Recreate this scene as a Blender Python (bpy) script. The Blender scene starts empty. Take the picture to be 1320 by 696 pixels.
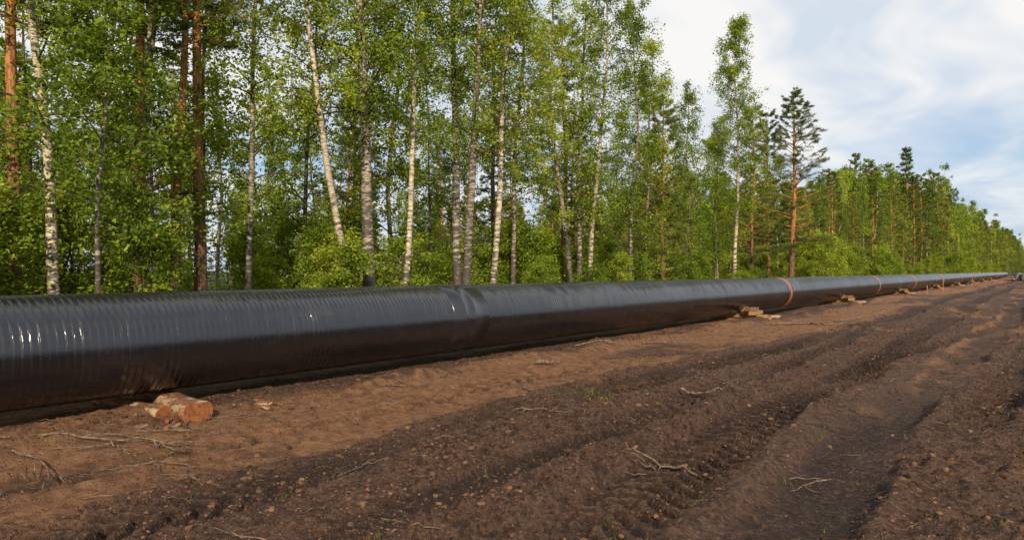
import bpy, math
import numpy as np
import bmesh
from mathutils import Vector
rng = np.random.default_rng(7)
sc = bpy.context.scene
PI = math.pi

# ------------------------------------------------------------------ helpers
def make_mesh(name, V, F, mats, midx=None, smooth=None, attrs=None):
    V = np.asarray(V, dtype=np.float32); F = np.asarray(F, dtype=np.int32)
    n, k = F.shape
    me = bpy.data.meshes.new(name)
    me.vertices.add(len(V)); me.vertices.foreach_set("co", V.ravel())
    me.loops.add(n*k); me.loops.foreach_set("vertex_index", F.ravel())
    me.polygons.add(n); me.polygons.foreach_set("loop_start", np.arange(n, dtype=np.int32)*k)
    for m in mats: me.materials.append(m)
    if midx is not None: me.polygons.foreach_set("material_index", np.asarray(midx, dtype=np.int32))
    if smooth is None: smooth = np.ones(n, dtype=bool)
    me.update(calc_edges=True)
    me.polygons.foreach_set("use_smooth", np.asarray(smooth, dtype=bool))
    if attrs:
        for an, av in attrs.items():
            av = np.asarray(av, dtype=np.float32)
            if av.ndim == 1:
                a = me.attributes.new(an, 'FLOAT', 'POINT'); a.data.foreach_set("value", av)
            else:
                a = me.attributes.new(an, 'FLOAT_COLOR', 'POINT'); a.data.foreach_set("color", av.ravel())
    me.update()
    return me

def obj(name, me, loc=(0,0,0), rot=(0,0,0), scale=(1,1,1), coll=None, parent=None):
    o = bpy.data.objects.new(name, me)
    o.location = loc; o.rotation_euler = rot; o.scale = scale
    (coll or sc.collection).objects.link(o)
    if parent: o.parent = parent
    return o

def empty(name, loc=(0,0,0)):
    e = bpy.data.objects.new(name, None); e.location = loc; e.empty_display_size = .3
    sc.collection.objects.link(e); return e

def tubes(P, R, sides):
    B, n, _ = P.shape
    T = np.gradient(P, axis=1); T /= np.linalg.norm(T, axis=2, keepdims=True)+1e-9
    ref = np.zeros_like(T)
    avg = T.mean(axis=1); horiz = np.abs(avg[:, 2]) < .8
    ref[horiz] = (0, 0, 1); ref[~horiz] = (1, 0, 0)
    U = np.cross(T, ref); U /= np.linalg.norm(U, axis=2, keepdims=True)+1e-9
    W = np.cross(U, T)
    a = np.arange(sides)/sides*2*PI
    V = P[:, :, None, :] + R[:, :, None, None]*(np.cos(a)[None, None, :, None]*U[:, :, None, :] + np.sin(a)[None, None, :, None]*W[:, :, None, :])
    V = V.reshape(-1, 3)
    b, i, j = np.meshgrid(np.arange(B), np.arange(n-1), np.arange(sides), indexing='ij')
    base = b*n*sides
    j2 = (j+1) % sides
    F = np.stack([base+i*sides+j, base+i*sides+j2, base+(i+1)*sides+j2, base+(i+1)*sides+j], -1).reshape(-1, 4)
    return V, F

def leaves(P, size, rg, flat=.35, elong=1.5):
    N = len(P)
    n = rg.normal(size=(N, 3)); n[:, 2] = np.abs(n[:, 2])+flat
    n /= np.linalg.norm(n, axis=1, keepdims=True)
    d = rg.normal(size=(N, 3)); d[:, 2] -= .6
    d -= n*(d*n).sum(1, keepdims=True); d /= np.linalg.norm(d, axis=1, keepdims=True)+1e-9
    w = np.cross(n, d)
    s = (size*rg.uniform(.6, 1.25, N))[:, None]
    fold = n*s*.12
    V = np.stack([P-d*s*.5*elong*.7, P+w*s*.42-d*s*.08+fold, P+d*s*.5*elong, P-w*s*.42-d*s*.08+fold], 1).reshape(-1, 3)
    return V, np.arange(N*4).reshape(-1, 4)

def needles(P, D, length, width, rg):
    N = len(P)
    d = D/np.linalg.norm(D, axis=1, keepdims=True)
    w = np.cross(d, rg.normal(size=(N, 3))); w /= np.linalg.norm(w, axis=1, keepdims=True)+1e-9
    L = (length*rg.uniform(.7, 1.2, N))[:, None]
    V = np.stack([P-w*width*.5, P+w*width*.5, P+d*L+w*width*.2, P+d*L-w*width*.2], 1).reshape(-1, 3)
    return V, np.arange(N*4).reshape(-1, 4)

def _h(xi, yi, seed):
    h = (xi*374761393 + yi*668265263 + seed*974634777) & 0xffffffff
    h = ((h ^ (h >> 13))*1274126177) & 0xffffffff
    h = (h ^ (h >> 16)) & 0xffffff
    return h/float(0xffffff)
def vnoise(x, y, seed=0):
    xi = np.floor(x).astype(np.int64); yi = np.floor(y).astype(np.int64)
    fx = x-xi; fy = y-yi
    fx = fx*fx*(3-2*fx); fy = fy*fy*(3-2*fy)
    a = _h(xi, yi, seed); b = _h(xi+1, yi, seed); c = _h(xi, yi+1, seed); d = _h(xi+1, yi+1, seed)
    return (a*(1-fx)+b*fx)*(1-fy)+(c*(1-fx)+d*fx)*fy
def fbm(x, y, o, seed=0, gain=.5):
    s = 0; a = 1; t = 0
    for i in range(o):
        s = s+a*(vnoise(x, y, seed+i*17)-.5)*2; t += a
        a *= gain; x, y = x*1.72+y*1.07+3.1, y*1.72-x*1.07+7.7
    return s/t
def cells(x, y, seed=0):
    xi = np.floor(x).astype(np.int64); yi = np.floor(y).astype(np.int64)
    best = np.full(x.shape, 9.0)
    for dx in (-1, 0, 1):
        for dy in (-1, 0, 1):
            cx, cy = xi+dx, yi+dy
            px = cx+_h(cx, cy, seed); py = cy+_h(cx, cy, seed+5); r = .55+.9*_h(cx, cy, seed+9)
            best = np.minimum(best, ((x-px)**2+(y-py)**2)/r**2)
    return np.clip(1-best*1.6, 0, 1)

# ------------------------------------------------------------------ materials
def newmat(name):
    m = bpy.data.materials.new(name); m.use_nodes = True
    nt = m.node_tree; nt.nodes.clear()
    out = nt.nodes.new("ShaderNodeOutputMaterial")
    return m, nt, out
class NB:
    def __init__(s, nt): s.nt = nt
    def n(s, t, ins=None, **kw):
        nd = s.nt.nodes.new(t)
        for k, v in kw.items(): setattr(nd, k, v)
        if ins:
            for k, v in ins.items():
                if isinstance(v, bpy.types.NodeSocket): s.nt.links.new(v, nd.inputs[k])
                else: nd.inputs[k].default_value = v
        return nd
    def math(s, op, a, b=None, c=None, clamp=False):
        nd = s.nt.nodes.new("ShaderNodeMath"); nd.operation = op; nd.use_clamp = clamp
        for i, v in enumerate((a, b, c)):
            if v is None: continue
            if isinstance(v, bpy.types.NodeSocket): s.nt.links.new(v, nd.inputs[i])
            else: nd.inputs[i].default_value = v
        return nd.outputs[0]
    def mix(s, f, a, b, blend='MIX'):
        nd = s.nt.nodes.new("ShaderNodeMix"); nd.data_type = 'RGBA'; nd.blend_type = blend
        for i, v in ((0, f), (6, a), (7, b)):
            if isinstance(v, bpy.types.NodeSocket): s.nt.links.new(v, nd.inputs[i])
            else: nd.inputs[i].default_value = v if i == 0 else (*v, 1)
        return nd.outputs[2]
    def noise(s, vec, scale, detail=4, rough=.55):
        nd = s.n("ShaderNodeTexNoise", {"Scale": scale, "Detail": detail, "Roughness": rough})
        if vec is not None: s.nt.links.new(vec, nd.inputs["Vector"])
        return nd.outputs[0]
    def ramp(s, v, lo, hi):
        nd = s.n("ShaderNodeMapRange", {"Value": v, "From Min": lo, "From Max": hi})
        return nd.outputs[0]
    def scaled(s, vec, sc_):
        nd = s.n("ShaderNodeVectorMath", {0: vec, 1: sc_}, operation='MULTIPLY'); return nd.outputs[0]
    def link(s, a, b): s.nt.links.new(a, b)

def leaf_mat(name, dark, mid, light, transl=.4):
    m, nt, out = newmat(name); b = NB(nt)
    at = b.n("ShaderNodeAttribute", attribute_name="tint")
    oi = b.n("ShaderNodeObjectInfo")
    t = b.math('ADD', at.outputs["Fac"], b.math('MULTIPLY', b.math('SUBTRACT', oi.outputs["Random"], .5), .5))
    c1 = b.mix(b.ramp(t, 0, .5), dark, mid)
    c = b.mix(b.ramp(t, .5, 1.0), c1, light)
    dif = b.n("ShaderNodeBsdfDiffuse", {"Color": c})
    tc = b.mix(1.0, c, (1.45, 1.25, .5), 'MULTIPLY')
    tr = b.n("ShaderNodeBsdfTranslucent", {"Color": tc})
    mx = b.n("ShaderNodeMixShader", {0: transl, 1: dif.outputs[0], 2: tr.outputs[0]})
    b.link(mx.outputs[0], out.inputs[0]); return m
M_birchleaf = leaf_mat("birch_leaf", (.065, .115, .018), (.235, .33, .042), (.50, .53, .08), .46)
M_shrubleaf = leaf_mat("shrub_leaf", (.07, .12, .018), (.265, .36, .042), (.53, .55, .08), .46)
M_needle = leaf_mat("pine_needle", (.04, .075, .022), (.13, .175, .04), (.27, .285, .065), .2)
M_grass = leaf_mat("grass_blade", (.05, .10, .015), (.14, .20, .03), (.28, .28, .06), .3)

def birch_bark(name, off, light, grey):
    m, nt, out = newmat(name); b = NB(nt)
    tc = b.n("ShaderNodeTexCoord"); o = tc.outputs["Object"]
    n1 = b.noise(b.scaled(o, (2.2, 2.2, 7)), 2.0, 4, .65)
    n2 = b.noise(b.scaled(o, (6, 6, 45)), 1.0, 2, .6)
    sp = b.n("ShaderNodeSeparateXYZ", {0: o})
    low = b.ramp(sp.outputs[2], 3.4, .3)
    thr = b.math('MULTIPLY_ADD', low, -.17, .54-off)
    dark = b.math('MULTIPLY', b.math('SUBTRACT', n1, thr), 9, clamp=True)
    dark2 = b.math('MULTIPLY', b.math('SUBTRACT', n2, .58-off*.5), 12, clamp=True)
    d = b.math('MAXIMUM', dark, dark2)
    base = b.mix(b.ramp(n1, .35, .55), light, grey)
    c = b.mix(b.math('MULTIPLY', d, .93), base, (.05, .04, .033))
    p = b.n("ShaderNodeBsdfPrincipled", {"Base Color": c, "Roughness": .75})
    b.link(p.outputs[0], out.inputs[0]); return m
M_birchbark = birch_bark("birch_bark", .02, (.64, .54, .40), (.38, .30, .21))
M_birchdark = birch_bark("dark_birch_bark", .09, (.42, .355, .27), (.18, .145, .11))  # darker, greyer birch bark with more dark marks
def bark(name, c_lo, c_hi, z0, z1):
    m, nt, out = newmat(name); b = NB(nt)
    tc = b.n("ShaderNodeTexCoord"); o = tc.outputs["Object"]
    sp = b.n("ShaderNodeSeparateXYZ", {0: o})
    n1 = b.noise(b.scaled(o, (14, 14, 3)), 1.6, 3, .7)
    col = b.mix(b.ramp(sp.outputs[2], z0, z1), c_lo, c_hi)
    c = b.mix(b.ramp(n1, .35, .6), b.mix(1, col, (.35, .33, .32), 'MULTIPLY'), col)
    p = b.n("ShaderNodeBsdfDiffuse", {"Color": c})
    b.link(p.outputs[0], out.inputs[0]); return m
M_pinebark = bark("pine_bark", (.19, .11, .07), (.50, .23, .09), 2.0, 6)
M_darkbark = bark("dark_bark", (.10, .08, .055), (.13, .10, .07), 1, 6)
M_twig = bark("dry_twig", (.21, .15, .11), (.21, .15, .11), 0, 1)
def log_bark():
    m, nt, out = newmat("peeled_log_bark"); b = NB(nt)
    o = b.n("ShaderNodeTexCoord").outputs["Object"]
    n1 = b.noise(b.scaled(o, (5, 14, 14)), 1.2, 5, .7)
    n2 = b.noise(b.scaled(o, (2.5, 6, 6)), 1.5, 2, .5)
    c = b.mix(b.ramp(n1, .4, .6), (.11, .05, .028), (.27, .125, .062))
    c = b.mix(b.math('MULTIPLY', b.ramp(n2, .54, .62), .7), c, (.40, .31, .22))
    c = b.mix(b.ramp(n1, .60, .68), c, (.06, .04, .03))
    bp = b.n("ShaderNodeBump", {"Strength": .8, "Distance": .012, "Height": n1})
    p = b.n("ShaderNodeBsdfPrincipled", {"Base Color": c, "Roughness": .85, "Specular IOR Level": .2, "Normal": bp.outputs[0]})
    b.link(p.outputs[0], out.inputs[0]); return m
M_logbark = log_bark()

def wood_mat(name, ca, cb):
    m, nt, out = newmat(name); b = NB(nt)
    tc = b.n("ShaderNodeTexCoord"); o = tc.outputs["Object"]
    n1 = b.noise(b.scaled(o, (3, 30, 30)), 1.5, 5, .6)
    n2 = b.noise(o, 5, 4)
    c = b.mix(b.ramp(n1, .35, .65), ca, cb)
    c = b.mix(b.ramp(n2, .45, .75), c, (.10, .06, .04))
    bp = b.n("ShaderNodeBump", {"Strength": .5, "Distance": .01, "Height": n1})
    p = b.n("ShaderNodeBsdfPrincipled", {"Base Color": c, "Roughness": .8, "Normal": bp.outputs[0]})
    b.link(p.outputs[0], out.inputs[0]); return m
M_wood = wood_mat("sawn_timber", (.44, .26, .10), (.26, .13, .05))
M_wood2 = wood_mat("weathered_timber", (.24, .12, .06), (.12, .065, .04))
def cut_mat():
    m, nt, out = newmat("cut_log_end"); b = NB(nt)
    o = b.n("ShaderNodeTexCoord").outputs["Object"]
    sp = b.n("ShaderNodeSeparateXYZ", {0: o})
    r = b.math('SQRT', b.math('ADD', b.math('POWER', sp.outputs[1], 2.0), b.math('POWER', sp.outputs[2], 2.0)))
    n = b.noise(o, 14, 4, .6)
    rings = b.math('SINE', b.math('ADD', b.math('MULTIPLY', r, 420), b.math('MULTIPLY', n, 16)))
    c = b.mix(b.ramp(rings, -1, 1), (.16, .052, .020), (.34, .125, .045))
    c = b.mix(b.ramp(n, .45, .65), c, (.10, .042, .022))
    p = b.n("ShaderNodeBsdfPrincipled", {"Base Color": c, "Roughness": .85, "Specular IOR Level": .2})
    b.link(p.outputs[0], out.inputs[0]); return m
M_cut = cut_mat()

def pipe_mat(name, ribs=True, base=(.006, .006, .009), rough=.17, dusty=.018):
    m, nt, out = newmat(name); b = NB(nt)
    tc = b.n("ShaderNodeTexCoord"); o = tc.outputs["Object"]
    sp = b.n("ShaderNodeSeparateXYZ", {0: o})
    y = sp.outputs[1]
    n1 = b.noise(b.scaled(o, (3, 12, 3)), 2, 2)
    big = b.noise(b.scaled(o, (.8, .8, .8)), 1.0, 1)
    if ribs:
        ang = b.math('ARCTAN2', sp.outputs[2], sp.outputs[0])
        ph = b.math('ADD', b.math('ADD', b.math('MULTIPLY', y, 1/.078), b.math('MULTIPLY', ang, 1/(2*PI))), b.math('MULTIPLY', n1, .35))
        fr = b.math('FRACT', ph)
        saw = b.math('MINIMUM', b.math('MULTIPLY', fr, 3.0), b.math('MULTIPLY', b.math('SUBTRACT', 1.0, fr), 1.35))
        idn = b.n("ShaderNodeTexWhiteNoise", {"W": b.math('FLOOR', ph)}, noise_dimensions='1D').outputs[0]
        patch = b.ramp(b.noise(b.scaled(o, (.6, .5, .6)), 1.0, 1), .3, .7)
        h = b.math('MULTIPLY', b.math('MULTIPLY', saw, b.math('MULTIPLY_ADD', idn, 1.0, .6)), b.math('MULTIPLY_ADD', patch, .8, .5))
        h = b.math('ADD', h, b.math('MULTIPLY', n1, .25))
        h = b.math('ADD', h, b.math('MULTIPLY', big, 1.5))
    else:
        h = b.math('ADD', b.math('MULTIPLY', n1, .5), b.math('MULTIPLY', big, 1.5))
    bp = b.n("ShaderNodeBump", {"Strength": 1.0, "Distance": .0070, "Height": h})
    dn = b.noise(b.scaled(o, (3, 1.2, 3)), 2.0, 4, .7)
    dust = b.math('MULTIPLY', b.ramp(dn, .50, .78), dusty*3)
    c = b.mix(b.math('ADD', dust, dusty*.3), base, (.20, .12, .08))
    r = b.math('MULTIPLY_ADD', dn, .12, rough)
    p = b.n("ShaderNodeBsdfPrincipled", {"Base Color": c, "Roughness": r, "Normal": bp.outputs[0], "IOR": 1.75})
    b.link(p.outputs[0], out.inputs[0]); return m
M_pipe = pipe_mat("black_polyethylene_coating")
M_sleeve = pipe_mat("heat_shrink_sleeve", False, (.009, .009, .013), .16, .02)
M_primer = pipe_mat("brown_joint_primer", False, (.30, .09, .03), .4, .0)

def ground_mat():
    m, nt, out = newmat("soil_ground"); b = NB(nt)
    geo = b.n("ShaderNodeNewGeometry"); o = geo.outputs["Position"]
    at = b.n("ShaderNodeAttribute", attribute_name="gmask")
    s = b.n("ShaderNodeSeparateColor", {0: at.outputs["Color"]})
    sand, dark, grass = s.outputs[0], s.outputs[1], s.outputs[2]
    nL = b.noise(o, .9, 3, .6); nM = b.noise(o, 6, 4, .76); nF = b.noise(o, 24, 5, .84)
    soil = b.mix(b.ramp(nM, .40, .60), (.085, .043, .029), (.215, .114, .074))
    sandc = b.mix(b.ramp(nM, .36, .62), (.45, .228, .116), (.27, .120, .060))
    f = b.math('ADD', sand, b.math('MULTIPLY', b.math('SUBTRACT', nL, .5), 1.8))
    f = b.math('ADD', f, b.math('MULTIPLY', b.math('SUBTRACT', nF, .5), 1.3))
    c = b.mix(b.ramp(f, .38, .70), soil, sandc)
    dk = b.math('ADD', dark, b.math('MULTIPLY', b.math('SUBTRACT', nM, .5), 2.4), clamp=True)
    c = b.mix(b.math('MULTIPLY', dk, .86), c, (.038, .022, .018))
    c = b.mix(b.math('MULTIPLY', b.ramp(nF, .54, .64), .6), c, (.36, .23, .15))
    c = b.mix(b.math('MULTIPLY', b.ramp(nF, .47, .36), .85), c, (.020, .011, .009))  # relief shading put into the colour: bump lows near black, highs pale
    gc = b.mix(b.ramp(nF, .35, .65), (.03, .05, .015), (.10, .12, .035))
    gf = b.math('ADD', grass, b.math('MULTIPLY', b.math('SUBTRACT', nM, .5), .8))
    c = b.mix(b.ramp(gf, .4, .7), c, gc)
    h = b.math('ADD', b.math('MULTIPLY', nM, 1.5), b.math('MULTIPLY', nF, 1.3))
    bp = b.n("ShaderNodeBump", {"Strength": 1.0, "Distance": .10, "Height": h})
    p = b.n("ShaderNodeBsdfPrincipled", {"Base Color": c, "Roughness": .8, "Normal": bp.outputs[0], "Specular IOR Level": .25})
    b.link(p.outputs[0], out.inputs[0]); return m
M_ground = ground_mat()
def clod_mat():
    m, nt, out = newmat("soil_clod"); b = NB(nt)
    at = b.n("ShaderNodeAttribute", attribute_name="tint").outputs["Fac"]
    c = b.mix(at, (.042, .024, .018), (.21, .115, .073))
    p = b.n("ShaderNodeBsdfDiffuse", {"Color": c})
    b.link(p.outputs[0], out.inputs[0]); return m
M_clod = clod_mat()

# ------------------------------------------------------------------ ground
def band(x, a, b_, s=.25):
    return 1/(1+np.exp(-(x-a)/s*4))*1/(1+np.exp((x-b_)/s*4))
def meander(x, y):
    return x + .16*np.sin(y/7.0+.4) + .10*np.sin(y/2.9)*np.exp(-((x+4)/4)**2)+.20*(vnoise(x*.7, y*.35, 401)-.5)+.12*(vnoise(x*2.2, y*1.4, 403)-.5)
# centre line, drift with y, half width, depth, lug pitch, lug height
TRACKS = ((-4.78, 0, .36, .07, .22, .085), (-3.55, -.045, .28, .045, .23, .06), (-2.35, -.03, .36, .075, .22, .085), (-1.25, 0, .38, .07, .4, .0),
          (-.38, 0, .28, .075, .20, .08), (-6.2, .03, .28, .03, .24, .04), (-3.2, .10, .22, .05, .2, .05), (1.2, 0, .4, .08, .2, .02))
def ground_parts(x, y):
    xm = meander(x, y)
    fade = 1/(1+(np.maximum(y, 0)/38)**2)
    work = band(x, -11.5, 7, 1.0)
    base = .09*fbm(x*.35, y*.25, 3, 5)*work
    churn = np.clip(band(xm, -5.25, -2.0, .35)+.85*band(xm, -.95, .6, .25)+.4*band(xm, -9.4, -7.9, .4), 0, 1)*work
    churn = churn*(.30+.70*np.clip(vnoise(x*1.1, y*.6, 55)*2.4-.6, 0, 1))
    tr = 0; rel = 0
    for k, (xc, dr, w, d, lug, amp) in enumerate(TRACKS):
        wob = .14*fbm(y*.4, x*0+xc, 2, 88)
        u = xm-xc-wob-dr*(np.minimum(y, 30)-7)
        br = vnoise(x*1.3, y*.7, 77+k)
        on = np.clip(.35+vnoise(x*.25+k, y*.28, 95+k)*2.2-.5, 0, 1)
        g = np.exp(-(u/w)**6)*on
        side = np.exp(-((np.abs(u)-w*1.3)/.09)**2)*on
        rel = rel - g*d*(.5+.8*br) + side*d*.8*np.clip(br*2.2-.6, 0, 1.4)*(.6+.8*cells(x*7, y*6, 97))
        ph = 2*PI*(y+np.abs(u)*.8+.04*fbm(x*2, y*2, 2, 66))/lug
        lugv = np.tanh(3*np.sin(ph))
        rel = rel + g*amp*lugv*fade*np.clip(vnoise(x*.6, y*.45, 79)*3.4-.45, 0, 1)*.62
        tr = tr+g
    tr = np.clip(tr, 0, 1)
    f1 = 1-np.abs(fbm(x*3.2, y*2.4, 3, 11))*2.5
    f2 = fbm(x*9, y*8, 3, 23, .7)
    lump = cells(x*5.5, y*5.0, 31)**.7*.6+cells(x*11+3, y*10, 37)**.7*.4
    rel = rel + churn*(1-.65*tr)*(.024*f1 + .085*f2 + .09*lump*fade)*(.3+.7*fade)
    rel = rel + work*(1-churn)*(.028*fbm(x*7, y*5, 4, 41, .65)+.03*fbm(x*1.8, y*1.1, 2, 44)+.016*cells(x*8, y*8, 47))
    berm = np.exp(-((x+7.68+.25*fbm(x*0, y*.5, 2, 93))/.26)**2)*(1-np.exp(-((y-4.0)/1.2)**2))
    base = base + berm*(.17*np.clip(vnoise(x*1.5, y*.7, 91)*1.5-.3, 0, 1)+.05*np.clip(fbm(x*7, y*6, 3, 94), -.3, 1))
    base = base + .03*np.exp(-((x+8.9)/.9)**2)
    forest = 1/(1+np.exp((x+12.2)*2.5))
    base = base + forest*(.12+.15*fbm(x*.3, y*.3, 3, 61))
    k = np.clip(1.3-np.abs(y)/900, 0, 1)
    return base*k, rel*k
def ground_h(x, y):
    a, b_ = ground_parts(x, y); return a+b_
xs = np.concatenate([-12.5-np.geomspace(.1, 1500, 60)[::-1], np.arange(-12.5, -9.2, .06), np.arange(-9.2, .4, .025), .4+np.geomspace(.04, 1500, 80)])
y_ = -1.0; L = []
while y_ < 3500:
    L.append(y_); y_ += .026 if y_ < 8 else .026+.0105*(y_-8)
ys = np.concatenate([-1-np.geomspace(.05, 400, 60)[::-1], np.array(L)])
X, Y = np.meshgrid(xs, ys)
Xf, Yf = X.ravel(), Y.ravel()
Zb, Zr = ground_parts(Xf, Yf)
Zf = Zb+Zr
nx, ny = len(xs), len(ys)
I, J = np.meshgrid(np.arange(ny-1), np.arange(nx-1), indexing='ij')
F = np.stack([I*nx+J, I*nx+J+1, (I+1)*nx+J+1, (I+1)*nx+J], -1).reshape(-1, 4)
xm = meander(Xf, Yf)
sand = .88*band(xm, -7.6, -5.3, .25)+.45*band(xm, -1.75, -.85, .15)+.4*band(xm, -9.5, -7.6, .4)+.9*np.clip(fbm(Xf*.8, Yf*.22, 3, 131)*1.5, -.6, 1)
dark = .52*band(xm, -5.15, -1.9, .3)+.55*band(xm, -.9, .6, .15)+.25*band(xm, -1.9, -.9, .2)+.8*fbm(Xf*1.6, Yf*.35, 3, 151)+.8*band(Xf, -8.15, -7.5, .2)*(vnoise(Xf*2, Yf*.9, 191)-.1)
dark = dark+np.clip(-(Zr+.002)*16, -.7, .85)  # groove shade and ridge light put into the colour, by relief height
grass = 1/(1+np.exp((Xf+11.4+.6*fbm(Xf*.5, Yf*.5, 3, 171))*4))+1/(1+np.exp(-(Xf-7-1.5*fbm(Xf*.2, Yf*.2, 3, 177))*2))
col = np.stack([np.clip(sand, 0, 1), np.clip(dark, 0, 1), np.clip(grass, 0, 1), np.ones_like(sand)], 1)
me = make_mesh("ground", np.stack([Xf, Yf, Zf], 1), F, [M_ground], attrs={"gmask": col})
obj("ground", me)

# clods
tmpl = []
for k in range(6):
    bm = bmesh.new(); bmesh.ops.create_icosphere(bm, subdivisions=1, radius=1)
    v = np.array([x.co[:] for x in bm.verts]); f = np.array([[q.index for q in p.verts] for p in bm.faces]); bm.free()
    r = rng.uniform(.65, 1.25, len(v))
    tmpl.append((v*r[:, None]*np.array([1, .8, .65]), f))
def scatter_clods(name, N, xr, yr, smin, smax, mat, accept):
    px = rng.uniform(*xr, N*6); py = yr[0]+(yr[1]-yr[0])*rng.random(N*6)**1.7
    k = rng.random(N*6) < accept(px, py); px, py = px[k][:N], py[k][:N]; N = len(px)
    pz = ground_h(px, py)
    Vs, Fs, Ts = [], [], []; off = 0
    for t in range(6):
        id_ = np.arange(t, N, 6); n = len(id_)
        v, f = tmpl[t]
        s = np.minimum(smin*np.exp(rng.exponential(.42, n)), smax)
        a = rng.uniform(0, 2*PI, n); ca, sa = np.cos(a)[:, None], np.sin(a)[:, None]
        x = (v[None, :, 0]*ca-v[None, :, 1]*sa)*s[:, None]+px[id_][:, None]
        y = (v[None, :, 0]*sa+v[None, :, 1]*ca)*s[:, None]+py[id_][:, None]
        z = v[None, :, 2]*s[:, None]+(pz[id_]+s*.1)[:, None]
        Vs.append(np.stack([x, y, z], -1).reshape(-1, 3))
        Fs.append((f[None]+(np.arange(n)*len(v))[:, None, None]).reshape(-1, 3)+off); off += n*len(v)
        Ts.append(np.repeat(np.clip(rng.random(n)**1.8, 0, 1), len(v)))
    Fa = np.concatenate(Fs)
    me = make_mesh(name, np.concatenate(Vs), Fa, [mat], smooth=np.zeros(len(Fa), bool), attrs={"tint": np.concatenate(Ts)})
    obj(name, me)
def acc(x, y):
    m = meander(x, y)
    return np.clip(.12+.9*band(m, -5.3, -1.9, .2)+.8*band(m, -.9, .5, .2)+.7*band(m, -8.3, -7.4, .2), 0, 1)*(vnoise(x*2.2, y*1.6, 301)**2+.05)
scatter_clods("soil_clods", 30000, (-10, 1), (.5, 40), .008, .036, M_clod, acc)

# ------------------------------------------------------------------ twigs on ground
def twig_mesh(paths, radii, name, sides=5):
    Vs, Fs, off = [], [], 0
    for P, R in zip(paths, radii):
        V, F = tubes(P[None], R[None], sides); Vs.append(V); Fs.append(F+off); off += len(V)
    return make_mesh(name, np.concatenate(Vs), np.concatenate(Fs), [M_twig])
def gpath(x0, y0, az, L, n=8, wob=.35, lift=.02, r=.01):
    s = L/(n-1); P = np.zeros((n, 3)); a = az; x, y = x0, y0
    for i in range(n):
        P[i] = (x, y, 0); a += rng.normal(0, wob)*.5; x += s*math.cos(a); y += s*math.sin(a)
    g = ground_h(P[:, 0], P[:, 1])
    P[:, 2] = .5*g+.5*g.max()*.6+.5*g.mean()*.4+r+lift*rng.random(n)
    P[:, 2] = np.maximum(P[:, 2], g+r*.6)
    return P
paths, rad = [], []
for i in range(1150):
    x0 = rng.uniform(-10.5, .5); y0 = 1+50*rng.random()**1.8
    if i % 4 == 0: x0 = rng.normal(-7.6, .5)
    L = rng.uniform(.05, .34) if rng.random() < .92 else rng.uniform(.35, .75)
    r = L*rng.uniform(.006, .013)+.0018
    P = gpath(x0, y0, rng.uniform(0, 2*PI), L, 7, .3, .02, r)
    paths.append(P); rad.append(np.linspace(r, r*.35, 7))
    if L > .35:
        for k in (2, 4):
            Q = gpath(P[k, 0], P[k, 1], rng.uniform(0, 2*PI), L*.35, 5, .4, .03, r); paths.append(Q); rad.append(np.linspace(r*.6, r*.25, 5))
obj("scattered_twigs", twig_mesh(paths, rad, "scattered_twigs"))
def hero_branch(x0, y0, az, L, r, forks, name="fallen_branch", wob=.3):
    ps, rs = [], []
    P = gpath(x0, y0, az, L, 12, wob, .03, r); ps.append(P); rs.append(np.linspace(r, r*.4, 12))
    for k, da, l in forks:
        d = P[k+1]-P[k]; a = math.atan2(d[1], d[0])+da
        Q = gpath(P[k, 0], P[k, 1], a, l, 8, wob, .07, r*.7); Q[0] = P[k]; ps.append(Q); rs.append(np.linspace(r*.6, r*.2, 8))
        if l > .3:
            S = gpath(Q[4, 0], Q[4, 1], a-da*.9, l*.5, 5, wob, .08, r*.5); ps.append(S); rs.append(np.linspace(r*.35, r*.15, 5))
    obj(name, twig_mesh(ps, rs, name, 6))
hero_branch(-7.62, 2.35, .5, 1.5, .014, [(3, .5, .6), (5, -.5, .5), (7, .6, .5), (8, -.6, .35)])
hero_branch(-7.3, 2.05, .35, 1.3, .011, [(3, -.5, .4), (6, .5, .5)])
hero_branch(-6.3, 2.6, .9, .6, .010, [(4, -.7, .3), (7, .7, .2)])
hero_branch(-2.35, 5.55, 2.6, .75, .013, [(5, .8, .3), (8, -.9, .25)], wob=.5)
hero_branch(-4.0, 8.9, -.2, .6, .024, [(4, .8, .25)], wob=.25)
hero_branch(-7.1, 9.7, .9, .45, .045, [], wob=.1)
hero_branch(-7.9, 12.2, 1.4, 1.3, .018, [(3, .6, .6), (6, -.6, .5), (8, .6, .4)])
hero_branch(-7.4, 14.3, 1.2, 1.5, .02, [(2, .7, .6), (5, -.7, .6), (7, .8, .5)])
hero_branch(-6.9, 22.0, 1.0, 2.5, .035, [(3, .6, 1.0), (6, -.6, .7)])

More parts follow.
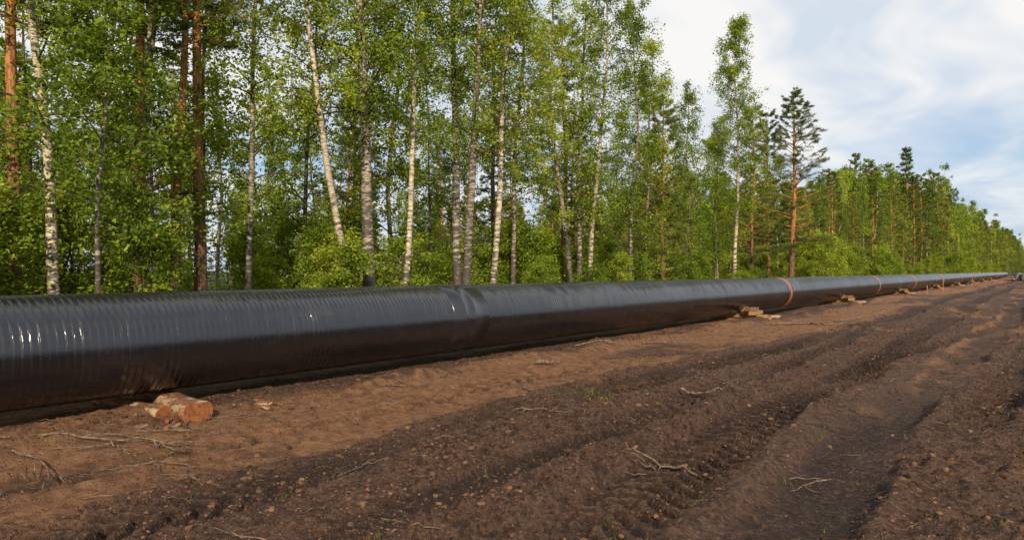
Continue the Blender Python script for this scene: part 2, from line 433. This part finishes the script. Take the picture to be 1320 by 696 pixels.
def grass_blades(name, cx, cy, hgt, n_per, spread):
    N = len(cx)*n_per
    x = np.repeat(cx, n_per)+rng.normal(0, spread, N); y = np.repeat(cy, n_per)+rng.normal(0, spread, N)
    z = ground_h(x, y)-.01
    a = rng.uniform(0, 2*PI, N); l = np.repeat(hgt, n_per)*rng.uniform(.5, 1.2, N)
    b_ = rng.uniform(.2, .9, N)
    d = np.stack([np.cos(a), np.sin(a)], 1); w = np.stack([-np.sin(a), np.cos(a)], 1)
    ww = .004+l*.009
    V = []
    for t, k in ((0, 1), (.5, .8), (1, .08)):
        cxp = x+d[:, 0]*l*b_*t*t; cyp = y+d[:, 1]*l*b_*t*t; cz = z+l*t*(1-.25*t*b_)
        for sgn in (-1, 1):
            V.append(np.stack([cxp+sgn*w[:, 0]*ww*k*.5, cyp+sgn*w[:, 1]*ww*k*.5, cz], 1))
    V = np.stack(V, 1).reshape(-1, 3)
    q = np.array([[0, 1, 3, 2], [2, 3, 5, 4]])
    F = (q[None]+(np.arange(N)*6)[:, None, None]).reshape(-1, 4)
    me = make_mesh(name, V, F, [M_grass], smooth=np.zeros(len(F), bool), attrs={"tint": np.repeat(rng.random(N), 6)})
    obj(name, me)
cx = rng.uniform(-9.8, .5, 420); cy = 1.5+40*rng.random(420)**1.5
cx[:45] = -4.9+rng.normal(0, .25, 45); cy[:45] = 7.9+rng.normal(0, .35, 45)
grass_blades("grass_tufts", cx, cy, rng.uniform(.03, .10, 420), 8, .03)
n = 3000
cx = -11.2-rng.random(n)**1.2*7; cy = -4+90*rng.random(n)**1.3
grass_blades("tall_grass", cx, cy, rng.uniform(.35, 1.0, n), 8, .16)

# ------------------------------------------------------------------ tree generators
def trunk_path(H, lean, wob, rg, n=26):
    t = np.linspace(0, 1, n); z = t*H
    f1, f2, p1, p2 = rg.uniform(.8, 2.2, 2).tolist()+rg.uniform(0, 6, 2).tolist()
    env = np.clip(t*3, 0, 1)
    x = wob*(np.sin(t*f1*4+p1)-math.sin(p1))*env+wob*.3*np.sin(t*17+p2)*env
    y = wob*(np.sin(t*f2*4+p2)-math.sin(p2))*env+wob*.3*np.cos(t*15+p1)*env
    ls = z/8.0
    return np.stack([x+lean[0]*ls**.9, y+lean[1]*ls**.9, z], 1)
def interp_path(P, u):
    n = len(P)-1; f = np.clip(u*n, 0, n-1e-6); i = f.astype(int); w = (f-i)[:, None]
    return P[i]*(1-w)+P[i+1]*w

def broadleaf(name, seed, H=15, r0=.11, cb=.28, R=1.9, nb=46, nt_=8, nl=40, leaf=.06, lean=(0, 0), wob=.12,
              mats=None, elev=(.35, 1.05), droop=.35, twin=None, jit=.085, topw=.25, dens_low=1.0):
    rg = np.random.default_rng(seed)
    trunks = [trunk_path(H, lean, wob, rg)]
    if twin is not None: trunks.append(trunk_path(H*.92, twin, wob, rg)+np.array([.14, .12, 0]))
    allV, allF, allM, allS, allT = [], [], [], [], []; off = 0
    def add(V, F, m, smooth, tint):
        nonlocal off
        allV.append(V); allF.append(F+off); allM.append(np.full(len(F), m)); allS.append(np.full(len(F), smooth)); allT.append(tint); off += len(V)
    for P in trunks:
        t = np.linspace(0, 1, len(P))
        rad = r0*(1-t)**.85*(1+.5*np.exp(-t*40))+.008
        V, F = tubes(P[None], rad[None], 10); add(V, F, 0, True, np.zeros(len(V)))
        nbt = nb//len(trunks)
        u = np.sort(cb+(.98-cb)*rg.random(nbt)**.95); up = (u-cb)/(1-cb)
        Lb = R*(np.minimum(up*3+.6*dens_low, 1))*(1-up)**.6*rg.uniform(.5, 1.25, nbt)+topw*rg.uniform(.6, 1.4, nbt)
        az = np.arange(nbt)*2.4+rg.normal(0, .5, nbt)
        el = elev[0]+(elev[1]-elev[0])*up+rg.normal(0, .18, nbt)
        S = interp_path(P, u); tt = np.linspace(0, 1, 7)
        hx = np.cos(az)*np.cos(el)*Lb; hy = np.sin(az)*np.cos(el)*Lb; hz = np.sin(el)*Lb
        wb = rg.normal(0, .035, (nbt, 7, 3))*Lb[:, None, None]*tt[None, :, None]
        BP = S[:, None, :]+np.stack([hx[:, None]*tt, hy[:, None]*tt, hz[:, None]*tt-droop*Lb[:, None]*tt**2*.6], -1)+wb
        br = (np.interp(u, t, rad)*.34)[:, None]*(1-tt[None]*.85)
        V, F = tubes(BP[:, ::2], br[:, ::2], 4); add(V, F, 2, True, np.zeros(len(V)))
        ft = rg.uniform(.2, 1.0, (nbt, nt_)); bi = np.repeat(np.arange(nbt), nt_)
        f = ft.ravel()*6; i = np.clip(f.astype(int), 0, 5); w = (f-i)[:, None]
        TS = BP[bi, i]*(1-w)+BP[bi, i+1]*w
        d = np.stack([np.cos(az[bi]), np.sin(az[bi]), np.zeros(len(bi))], 1)*.7+rg.normal(0, .75, (len(bi), 3)); d[:, 2] -= droop*.5-.1
        d /= np.linalg.norm(d, axis=1, keepdims=True)
        tl = np.clip(.22+.30*Lb[bi], .2, .8)*rg.uniform(.6, 1.3, len(bi))
        t4 = np.linspace(0, 1, 4)
        TP = TS[:, None]+d[:, None]*tl[:, None, None]*t4[None, :, None]; TP[:, :, 2] -= droop*tl[:, None]*t4[None]**2*.8
        V, F = tubes(TP[:, ::3], np.broadcast_to(np.array([.005, .002]), (len(bi), 2)), 3); add(V, F, 2, True, np.zeros(len(V)))
        keep = rg.random(len(bi)) > .1
        ti = np.repeat(np.where(keep)[0], nl)
        s = rg.uniform(0, 1.1, len(ti)); s3 = np.clip(s*3, 0, 2.999); k = s3.astype(int); w = (s3-k)[:, None]
        LP = TP[ti, k]*(1-w)+TP[ti, k+1]*w+rg.normal(0, jit, (len(ti), 3))
        LP[:, 2] -= np.abs(rg.normal(0, jit*.6, len(ti)))
        V, F = leaves(LP, leaf, rg)
        ttwig = np.clip(rg.normal(.45, .19, len(bi)), 0, 1)
        tn = np.clip(ttwig[ti]+rg.normal(0, .13, len(ti))+.0, 0, 1)
        add(V, F, 1, False, np.repeat(tn, 4))
    return make_mesh(name, np.concatenate(allV), np.concatenate(allF), mats, np.concatenate(allM), np.concatenate(allS), {"tint": np.concatenate(allT)})

def conifer(name, seed, H=13, r0=.15, cb=.35, R=2.0, whorl=.45, per=5, ntw=7, ntuft=7, nneed=8, lean=(0, 0), wob=.06, shape='pine', nlen=.11, nwid=.018):
    rg = np.random.default_rng(seed)
    P = trunk_path(H, lean, wob, rg); t = np.linspace(0, 1, len(P)); rad = r0*(1-t)**.8*(1+.3*np.exp(-t*40))+.01
    V, F = tubes(P[None], rad[None], 10)
    allV, allF, allM, allS, allT = [V], [F], [np.zeros(len(F))], [np.ones(len(F), bool)], [np.zeros(len(V))]; off = len(V)
    zs = np.arange(cb*H, H*.985, whorl)
    u = np.repeat(zs/H, per)+rg.normal(0, .006, len(zs)*per); n = len(u); u = np.clip(u, 0, .995); up = np.clip((u-cb)/(1-cb), 0, 1)
    az = np.tile(np.arange(per)/per*2*PI, len(zs))+np.repeat(rg.uniform(0, 6, len(zs)), per)+rg.normal(0, .25, n)
    if shape == 'pine':
        Lb = R*np.minimum(.6+up*1.8, 1)*(1-up)**.6*rg.uniform(.6, 1.2, n)+.3; el = .05+.75*up+rg.normal(0, .12, n); sag = .0
    else:
        Lb = R*(1-up)**.8*rg.uniform(.65, 1.15, n)+.15; el = -.1+.6*up+rg.normal(0, .08, n); sag = -.12
    kp = rg.random(n) > (.15 if shape == 'pine' else .05); u, up, az, Lb, el = u[kp], up[kp], az[kp], Lb[kp], el[kp]; n = len(u)
    S = interp_path(P, u); tt = np.linspace(0, 1, 6)
    BP = S[:, None]+np.stack([(np.cos(az)*np.cos(el)*Lb)[:, None]*tt, (np.sin(az)*np.cos(el)*Lb)[:, None]*tt, (np.sin(el)*Lb)[:, None]*tt+(.12-sag)*Lb[:, None]*tt**2*.6], -1)
    V, F = tubes(BP, (np.interp(u, t, rad)*.3)[:, None]*(1-tt*.8)[None], 4)
    allV.append(V); allF.append(F+off); off += len(V); allM.append(np.zeros(len(F))); allS.append(np.ones(len(F), bool)); allT.append(np.zeros(len(V)))
    bi = np.repeat(np.arange(n), ntw); f = rg.uniform(.25, 1, len(bi))*5; i = np.clip(f.astype(int), 0, 4); w = (f-i)[:, None]
    TS = BP[bi, i]*(1-w)+BP[bi, i+1]*w
    side = rg.choice([-1, 1], len(bi))*rg.uniform(.2, 1.1, len(bi)); a2 = az[bi]+side
    d = np.stack([np.cos(a2), np.sin(a2), rg.normal(.15 if shape == 'pine' else -.1, .2, len(bi))], 1)
    tl = np.clip(.4*Lb[bi]*(1.2-f/6), .18, .8)*rg.uniform(.6, 1.2, len(bi))
    t3 = np.linspace(0, 1, 3); TP = TS[:, None]+d[:, None]*tl[:, None, None]*t3[None, :, None]
    V, F = tubes(TP[:, ::2], np.broadcast_to(np.array([.007, .003]), (len(bi), 2)), 3)
    allV.append(V); allF.append(F+off); off += len(V); allM.append(np.zeros(len(F))); allS.append(np.ones(len(F), bool)); allT.append(np.zeros(len(V)))
    ti = np.repeat(np.arange(len(bi)), ntuft*nneed); sfr = np.repeat(np.tile(np.linspace(.15, 1.05, ntuft), len(bi)), nneed)[:, None]
    NP = TP[ti, 0]*(1-sfr)+TP[ti, 2]*sfr+rg.normal(0, .03, (len(ti), 3))
    ND = d[ti]*.7+rg.normal(0, .75, (len(ti), 3))+np.array([0, 0, .25])
    V, F = needles(NP, ND, nlen, nwid, rg)
    tn = np.clip(rg.normal(.45, .2, len(bi))[ti]+rg.normal(0, .1, len(ti)), 0, 1)
    allV.append(V); allF.append(F+off); allM.append(np.ones(len(F))); allS.append(np.zeros(len(F), bool)); allT.append(np.repeat(tn, 4))
    return make_mesh(name, np.concatenate(allV), np.concatenate(allF), [M_pinebark, M_needle], np.concatenate(allM), np.concatenate(allS), {"tint": np.concatenate(allT)})

BM = [M_birchbark, M_birchleaf, M_darkbark]
BD = [M_birchdark, M_birchleaf, M_darkbark]
SM = [M_darkbark, M_shrubleaf, M_darkbark]
RD = np.array([.787, .617])
def gz(x, y): return float(ground_h(np.array([x]), np.array([y]))[0])-.03
heroes = [
 (-14.0, 4.6, 13, .10, -.38, 0, .24, 1.8, None, 0),
 (-13.0, 4.9, 9, .045, -.15, .2, .24, 1.4, None, 1),
 (-13.5, 11.0, 14, .09, -1.15, -.3, .34, 1.8, None, 0),
 (-13.7, 11.6, 17, .16, -.40, .2, .32, 2.3, None, 1),
 (-13.4, 12.3, 14, .08, .75, .2, .32, 1.8, None, 0),
 (-13.8, 15.0, 16, .14, -.1, .2, .32, 2.2, .28, 1),
 (-13.4, 15.9, 15, .10, .8, .1, .30, 2.0, None, 0),
 (-14.4, 18.4, 15, .09, .1, 0, .28, 2.0, None, 1),
 (-14.0, 21.6, 14.5, .10, -.6, 0, .25, 2.0, .1, 1),
 (-13.6, 21.9, 14.5, .09, .5, .2, .25, 1.9, None, 0),
 (-13.0, 35.6, 15.3, .10, 0, 0, .28, 1.8, None, 0),
 (-15.0, 38.0, 10.5, .08, .1, 0, .15, 1.5, None, 1),
 (-14.5, 28.2, 12.2, .08, .1, 0, .12, 1.7, None, 1),
 (-16.0, 9.5, 14, .08, .2, 0, .2, 2.0, None, 1),
 (-15.5, 7.0, 14, .07, -.2, 0, .2, 2.0, None, 1),
 (-13.6, 25.2, 13.0, .08, .1, 0, .16, 1.8, None, 1),
 (-14.2, 31.8, 11.0, .07, .1, 0, .12, 1.5, None, 1),
]
for i, (x, y, H, r, ll, lf, cb, R, tw, dk) in enumerate(heroes):
    lean = RD*ll+np.array([-.617, .787])*lf
    twin = None if tw is None else RD*tw
    nb = 58 if tw is None else 84
    if i == 10: nb = 96
    me = broadleaf("birch_tree", 100+i, H, r, cb, R, nb=nb, nt_=8, nl=32, leaf=.073, lean=lean, wob=.12, mats=BD if dk else BM, twin=twin)
    obj("birch_tree", me, (x, y, gz(x, y)))
pines = [(-15, 4.2, 14, .12, .45, 2.0), (-16.4, 6.95, 15, .13, .5, 2.2), (-16.0, 7.6, 14, .11, .5, 2.0), (-16, 8.3, 15, .14, .5, 2.2), (-14, 29.2, 9.6, .09, .12, 1.6), (-14, 41.3, 11.5, .11, .22, 1.8), (-15, 47.4, 12.5, .12, .25, 2.0), (-13, 45.6, 13.0, .19, .24, 2.9)]
for i, (x, y, H, r, cb, R) in enumerate(pines):
    me = conifer("pine_tree", 300+i, H, r, cb, R, lean=(rng.normal(0, .15), rng.normal(0, .15)), ntuft=7 if i < 7 else 9)
    obj("pine_tree", me, (x, y, gz(x, y)))

protoB = [broadleaf("birch_mesh", 500+i, 14, .085, .12+.05*(i % 3), 1.9+.15*i, nb=54, nt_=7, nl=24, leaf=.095, lean=(.2*(i-2), .15), mats=BD if i % 2 else SM if i == 2 else BM) for i in range(5)]
protoP = [conifer("pine_mesh", 600+i, 13, .13, .22+.12*i, 1.9, ntw=6, ntuft=5, nneed=7, nlen=.12, nwid=.024) for i in range(3)]
protoS = [conifer("spruce_mesh", 650+i, 12, .11, .04, 1.7, whorl=.38, per=6, shape='spruce', ntw=5, ntuft=5, nneed=6, nwid=.022) for i in range(2)]
protoU = [broadleaf("shrub_mesh", 700+i, 4.0, .028, .06, 1.25, nb=34, nt_=7, nl=22, leaf=.088, mats=SM, elev=(.5, 1.1), droop=.25, wob=.15, jit=.1, topw=.35, twin=(.9, -.3)) for i in range(4)]
farB = [broadleaf("far_birch_mesh", 800+i, 14, .085, .10+.05*i, 2.1, nb=44, nt_=5, nl=14, leaf=.17, jit=.14, mats=BD if i % 2 else BM) for i in range(4)]
farP = [conifer("far_pine_mesh", 820+i, 13, .13, .25+.12*i, 1.9, ntw=5, ntuft=4, nneed=5, nlen=.16, nwid=.045) for i in range(2)]
farS = [conifer("far_spruce_mesh", 840, 12, .11, .04, 1.7, whorl=.42, per=6, shape='spruce', ntw=5, ntuft=4, nneed=4, nlen=.16, nwid=.045)]

def treeH(y): return float(np.interp(y, [-20, 23, 26, 31, 50, 66, 80, 100, 140, 600], [15.5, 14.5, 11.8, 10.3, 9.0, 9.6, 12.0, 15.2, 17.5, 19.5]))
def place(kind, x, y, H, coll=None):
    far = y > 85 or x < -28 or x > 20
    if kind == 'b':
        P = farB if far else protoB; me, h0, nm = P[rng.integers(len(P))], 14, "birch_tree"
    elif kind == 'p':
        P = farP if far else protoP; me, h0, nm = P[rng.integers(len(P))], 13, "pine_tree"
    elif kind == 's':
        P = farS if far else protoS; me, h0, nm = P[rng.integers(len(P))], 12, "spruce_tree"
    else: me, h0, nm = protoU[rng.integers(4)], 4.0, "shrub"
    s = H/h0; w = s**.7*rng.uniform(.9, 1.15)
    obj(nm, me, (x, y, gz(x, y)), (0, 0, rng.uniform(0, 2*PI)), (w, w, s), coll)
hero_xy = [(h[0], h[1]) for h in heroes]+[(p[0], p[1]) for p in pines]
placed = list(hero_xy)
def far_ok(x, y, dmin):
    return all((x-a)**2+(y-b)**2 > dmin*dmin for a, b in placed)
cnt = 0
while cnt < 44:
    x = -15.6-rng.random()**1.1*6.5; y = rng.uniform(-5, 62)
    if not far_ok(x, y, 2.1): continue
    placed.append((x, y)); cnt += 1
    q = rng.random()
    kind = 'b' if q < .74 else ('p' if q < .88 else 's')
    if y > 26 and q > .45: kind = 'p' if q < .8 else 's'
    H = treeH(y)*rng.uniform(.75, 1.08)
    if kind == 's': H *= .75
    place(kind, x, y, H)
C = bpy.data.collections.new("background_forest_trees")
grid = []
for x in np.arange(-64, -38, 5.0):
    for y in np.arange(-5, 150, 5.0): grid.append((x+rng.uniform(-2, 2), y+rng.uniform(-2, 2)))
for x in np.arange(-34, -27, 6.5):
    for y in np.arange(0, 70, 7.0): grid.append((x+rng.uniform(-2, 2), y+rng.uniform(-2, 2)))
for x in np.arange(-24, -12.3, 3.0):
    for y in np.arange(62, 240, 3.2): grid.append((x+rng.uniform(-1, 1), y+rng.uniform(-1.3, 1.3)))
for x in np.arange(-20, -12.3, 3.2):
    for y in np.arange(240, 520, 4.5): grid.append((x+rng.uniform(-1, 1), y+rng.uniform(-1.3, 1.3)))
for x in np.arange(-20, -13.5, 3.5):
    for y in np.arange(-22, -7, 3.8): grid.append((x+rng.uniform(-1, 1), y+rng.uniform(-1, 1)))
for x in np.arange(-30, -9, 7):
    for y in np.arange(520, 900, 11): grid.append((x+rng.uniform(-2, 2), y+rng.uniform(-3, 3)))
for x in np.arange(-40, 200, 6): grid.append((x+rng.uniform(-2, 2), 905+rng.uniform(-8, 8)))
for y in np.arange(120, 900, 9): grid.append((42+rng.uniform(-4, 4), y+rng.uniform(-3, 3)))
for x, y in grid:
    q = rng.random(); kind = 'b' if q < .54 else ('p' if q < .74 else 's')
    H = treeH(y)*rng.uniform(.72, 1.1)
    if rng.random() < .09 and y > 75: H *= 1.16
    place(kind, x, y, H, C)
e = empty("background_forest"); e.instance_type = 'COLLECTION'; e.instance_collection = C
C2 = bpy.data.collections.new("undergrowth_shrub_plants")
for i in range(210):
    x = -12.5-rng.random()**1.2*13; y = -5+100*rng.random()**1.3
    H = rng.uniform(1.6, 3.0)*(1.2 if x < -14.5 else .9)
    if y < 9: H *= 1.35
    place('u', x, y, H, C2)
for i in range(110):
    place('u', -11.8-rng.random()*2.5, 50+rng.random()**1.3*250, rng.uniform(1.5, 4.5), C2)
e = empty("undergrowth_shrubs"); e.instance_type = 'COLLECTION'; e.instance_collection = C2

# ------------------------------------------------------------------ pipeline
PX, RR = -8.64, .61; PZ = .245+RR
pl = empty("pipeline", (PX, 0, PZ))
def ring_tube(ysr, sides=128):
    ysr = np.array(ysr); a = np.arange(sides)/sides*2*PI
    y, r = ysr[:, 0], ysr[:, 1]
    V = np.stack([r[:, None]*np.cos(a), np.repeat(y[:, None], sides, 1), r[:, None]*np.sin(a)], -1).reshape(-1, 3)
    i, j = np.meshgrid(np.arange(len(y)-1), np.arange(sides), indexing='ij'); j2 = (j+1) % sides
    return V, np.stack([i*sides+j, (i+1)*sides+j, (i+1)*sides+j2, i*sides+j2], -1).reshape(-1, 4)
joints = [-27.3, -9.1, 9.1, 28.3, 46.6, 61, 79, 97.3, 115.5, 133.7, 152, 170.2, 188.4]
V, F = ring_tube([(-60, .56)]+[(-60, RR-.01), (-59.99, RR)]+[(y, RR) for y in np.arange(-59, 215, 1.0)]+[(215, RR), (215, .56)])
obj("coated_pipe", make_mesh("coated_pipe", V, F, [M_pipe]), parent=pl)
for j, y in enumerate(joints):
    if y < 20:
        w = .46; r1 = RR+.006
        prof = [(y-w, RR-.002), (y-w+.006, r1), (y-.20, r1), (y-.19, r1+.006), (y-.15, r1+.006), (y-.14, r1), (y+.05, r1), (y+.06, r1+.005), (y+.09, r1+.005), (y+.10, r1), (y+w-.006, r1), (y+w, RR-.002)]
        V, F = ring_tube(prof); obj("shrink_sleeve", make_mesh("shrink_sleeve", V, F, [M_sleeve]), parent=pl)
    else:
        w = .14 if y < 50 else .24; r1 = RR+.006
        prof = [(y-w, RR-.002), (y-w+.004, r1), (y-.03, r1), (y-.02, r1+.006), (y+.02, r1+.006), (y+.03, r1), (y+w-.004, r1), (y+w, RR-.002)]
        V, F = ring_tube(prof); obj("weld_band", make_mesh("weld_band", V, F, [M_primer]), parent=pl)
        w0 = .5
        for s in (-1, 1):
            prof = [(y+s*(w+.01), RR-.002), (y+s*(w+.02), RR+.003), (y+s*(w0-.01), RR+.003), (y+s*w0, RR-.002)]
            if s < 0: prof = prof[::-1]
            V, F = ring_tube(prof); obj("coating_cutback", make_mesh("coating_cutback", V, F, [M_sleeve]), parent=pl)
for (x, y0, rz, zz) in ((-4.6, 150, .03, .61), (-3.2, 151, .05, .61), (-6.0, 205, -.02, .61)):
    V, F = ring_tube([(0, .585), (0, RR-.005), (.01, RR), (6, RR), (17.9, RR), (18, RR-.005), (18, .585), (9, .585), (0, .585)], 48)
    obj("pipe_section", make_mesh("pipe_section", V, F, [M_pipe]), (x, y0, zz+.05), (0, 0, rz))

# ------------------------------------------------------------------ supports
def beam(name, L, w, h, parent, loc, rot=(0, 0, 0), mat=M_wood, bev=.012):
    bm = bmesh.new(); bmesh.ops.create_cube(bm, size=1)
    for v in bm.verts: v.co = Vector((v.co.x*L, v.co.y*w, v.co.z*h))
    bmesh.ops.bevel(bm, geom=bm.edges[:], offset=bev, segments=2, affect='EDGES')
    for v in bm.verts: v.co += Vector(rng.normal(0, .003, 3))
    me = bpy.data.meshes.new(name); bm.to_mesh(me); bm.free(); me.materials.append(mat)
    return obj(name, me, loc, rot, parent=parent)
def log_part(name, L, r, parent, loc, rot, mats, flat=False):
    n = 14; t = np.linspace(-.5, .5, n); sides = 20; a = np.arange(sides)/sides*2*PI
    V = []
    for k in range(n):
        rr = r*(1+.06*np.sin(a*3+k*.4)+rng.normal(0, .015, sides))
        yy = np.cos(a)*rr; zz = np.sin(a)*rr
        if flat: zz = np.clip(zz, -r*.8, r*.72)
        V.append(np.stack([np.full(sides, t[k]*L), yy, zz+.01*math.sin(k*.5)], 1))
    V = np.concatenate(V)
    bm = bmesh.new(); vs = [bm.verts.new(v) for v in V]
    for k in range(n-1):
        for j in range(sides):
            f = bm.faces.new((vs[k*sides+j], vs[k*sides+(j+1) % sides], vs[(k+1)*sides+(j+1) % sides], vs[(k+1)*sides+j])); f.smooth = True
    f1 = bm.faces.new(vs[:sides][::-1]); f2 = bm.faces.new(vs[-sides:]); f1.material_index = f2.material_index = 1
    bmesh.ops.recalc_face_normals(bm, faces=bm.faces[:])
    me = bpy.data.meshes.new(name); bm.to_mesh(me); bm.free()
    for m in mats: me.materials.append(m)
    return obj(name, me, loc, rot, parent=parent)
ls = empty("log_support", (-8.5, 4.0, 0))
log_part("main_log", 1.95, .165, ls, (-.02, 0, .115), (0, 0, -.12), [M_logbark, M_cut], True)
log_part("second_log", 1.5, .10, ls, (-.22, -.38, .075), (0, 0, .10), [M_logbark, M_cut])
for i in range(6):
    log_part("bark_piece", rng.uniform(.12, .26), rng.uniform(.018, .035), ls, (rng.uniform(.5, 1.1), rng.choice([-1, 1])*rng.uniform(.3, .9), .05), (0, 0, rng.uniform(0, 3)), [M_logbark, M_cut], True)
def timber_support(y, k):
    e = empty("timber_support", (PX, y, gz(PX, y)))
    h = .245-gz(PX, y)
    beam("cross_beam", 1.9, .26, h*.5-.004, e, (.22, .0, h*.75), (0, 0, .06*k), M_wood)
    beam("base_beam_1", 1.7, .24, h*.5, e, (.25, -.42, h*.25), (0, 0, -.05), M_wood2)
    beam("base_beam_2", 1.8, .24, h*.5, e, (.28, .38, h*.25), (0, 0, .06), M_wood)
    beam("short_block", .22, 1.2, h*.5, e, (.80, 0.05, h*1.25+.003), (0, 0, .12), M_wood)
    beam("upper_block", .20, .7, .12, e, (.72, -0.1, h*1.5+.068), (0, 0, -.1), M_wood2)
    beam("wedge_front", .26, .36, .20, e, (.50, .05, h+.12), (0, .5, .05), M_wood)
    beam("wedge_back", .22, .3, .16, e, (-.52, 0, h+.09), (0, -.5, .05), M_wood2)
    log_part("side_log", 1.1, .09, e, (.95, .95, .09), (0, 0, 1.2), [M_logbark, M_cut])
for k, y in enumerate((23.4, 37.8, 55.0, 73, 91, 110, 128, 146, -14)):
    timber_support(y, (-1)**k)
for (x, y, h) in ((-7.3, 71, 1.1), (-6.4, 88, 1.0), (-7.2, 60, .7)):
    st = empty("survey_stake", (x, y, gz(x, y)))
    beam("stake", .05, .05, h, st, (0, 0, h/2), (.03, .02, .3), M_wood, .004)
    beam("stake_top", .06, .06, .12, st, (0, 0, h-.1), (.03, .02, .3), M_cut, .004)

# ------------------------------------------------------------------ world, sun
SUN_EL = math.radians(28)
sv = Vector((.68, -.73, 0)).normalized()
sun_dir = Vector((sv.x*math.cos(SUN_EL), sv.y*math.cos(SUN_EL), math.sin(SUN_EL)))
w = bpy.data.worlds.new("World"); sc.world = w; w.use_nodes = True
nt = w.node_tree; nt.nodes.clear(); b = NB(nt)
sky = b.n("ShaderNodeTexSky", sky_type='NISHITA'); sky.sun_disc = False
sky.sun_elevation = SUN_EL; sky.sun_rotation = math.atan2(sv.x, sv.y)
sky.air_density = 1.0; sky.dust_density = 1.2; sky.ozone_density = 1.2
tc = b.n("ShaderNodeTexCoord"); g = tc.outputs["Generated"]
sp = b.n("ShaderNodeSeparateXYZ", {0: g})
z = b.math('ADD', b.math('MAXIMUM', sp.outputs[2], 0), .12)
cv = b.n("ShaderNodeCombineXYZ", {0: b.math('DIVIDE', sp.outputs[0], z), 1: b.math('DIVIDE', sp.outputs[1], z), 2: 0.0})
warp = b.noise(cv.outputs[0], .8, 1)
cvv = b.n("ShaderNodeVectorMath", {0: cv.outputs[0], 1: warp}, operation='ADD').outputs[0]
n1 = b.noise(b.scaled(cvv, (.85, .50, 1)), 1.0, 5, .58)
n2 = b.noise(b.scaled(cvv, (1.6, .8, 1)), 1.3, 3, .6)
cl = b.ramp(n1, .33, .54)
cc = b.mix(b.ramp(n2, .38, .62), (5.9, 6.5, 7.3), (8.5, 8.3, 8.0))
blue = b.mix(.65, sky.outputs[0], (3.1, 4.8, 7.1))
colr = b.mix(b.math('MULTIPLY_ADD', cl, .80, .13), blue, cc)
bg = b.n("ShaderNodeBackground", {"Color": colr, "Strength": .117})
wo = b.n("ShaderNodeOutputWorld"); b.link(bg.outputs[0], wo.inputs[0])
sl = bpy.data.lights.new("sun", 'SUN'); sl.energy = 5.0; sl.angle = math.radians(.6); sl.color = (1, .86, .62)
so = bpy.data.objects.new("sun", sl); sc.collection.objects.link(so); so.location = (0, 0, 30)
so.rotation_euler = sun_dir.to_track_quat('Z', 'Y').to_euler()

# ------------------------------------------------------------------ camera
cam = bpy.data.cameras.new("camera"); co = bpy.data.objects.new("camera", cam); sc.collection.objects.link(co)
co.location = (0, 0, 1.72); cam.lens = 24; cam.sensor_width = 36; cam.clip_end = 6000; cam.clip_start = .05
co.rotation_euler = (math.radians(90.1), 0, math.radians(38.14))
sc.camera = co
sc.view_settings.view_transform = 'Standard'
sc.view_settings.look = 'None'
sc.view_settings.exposure = 0
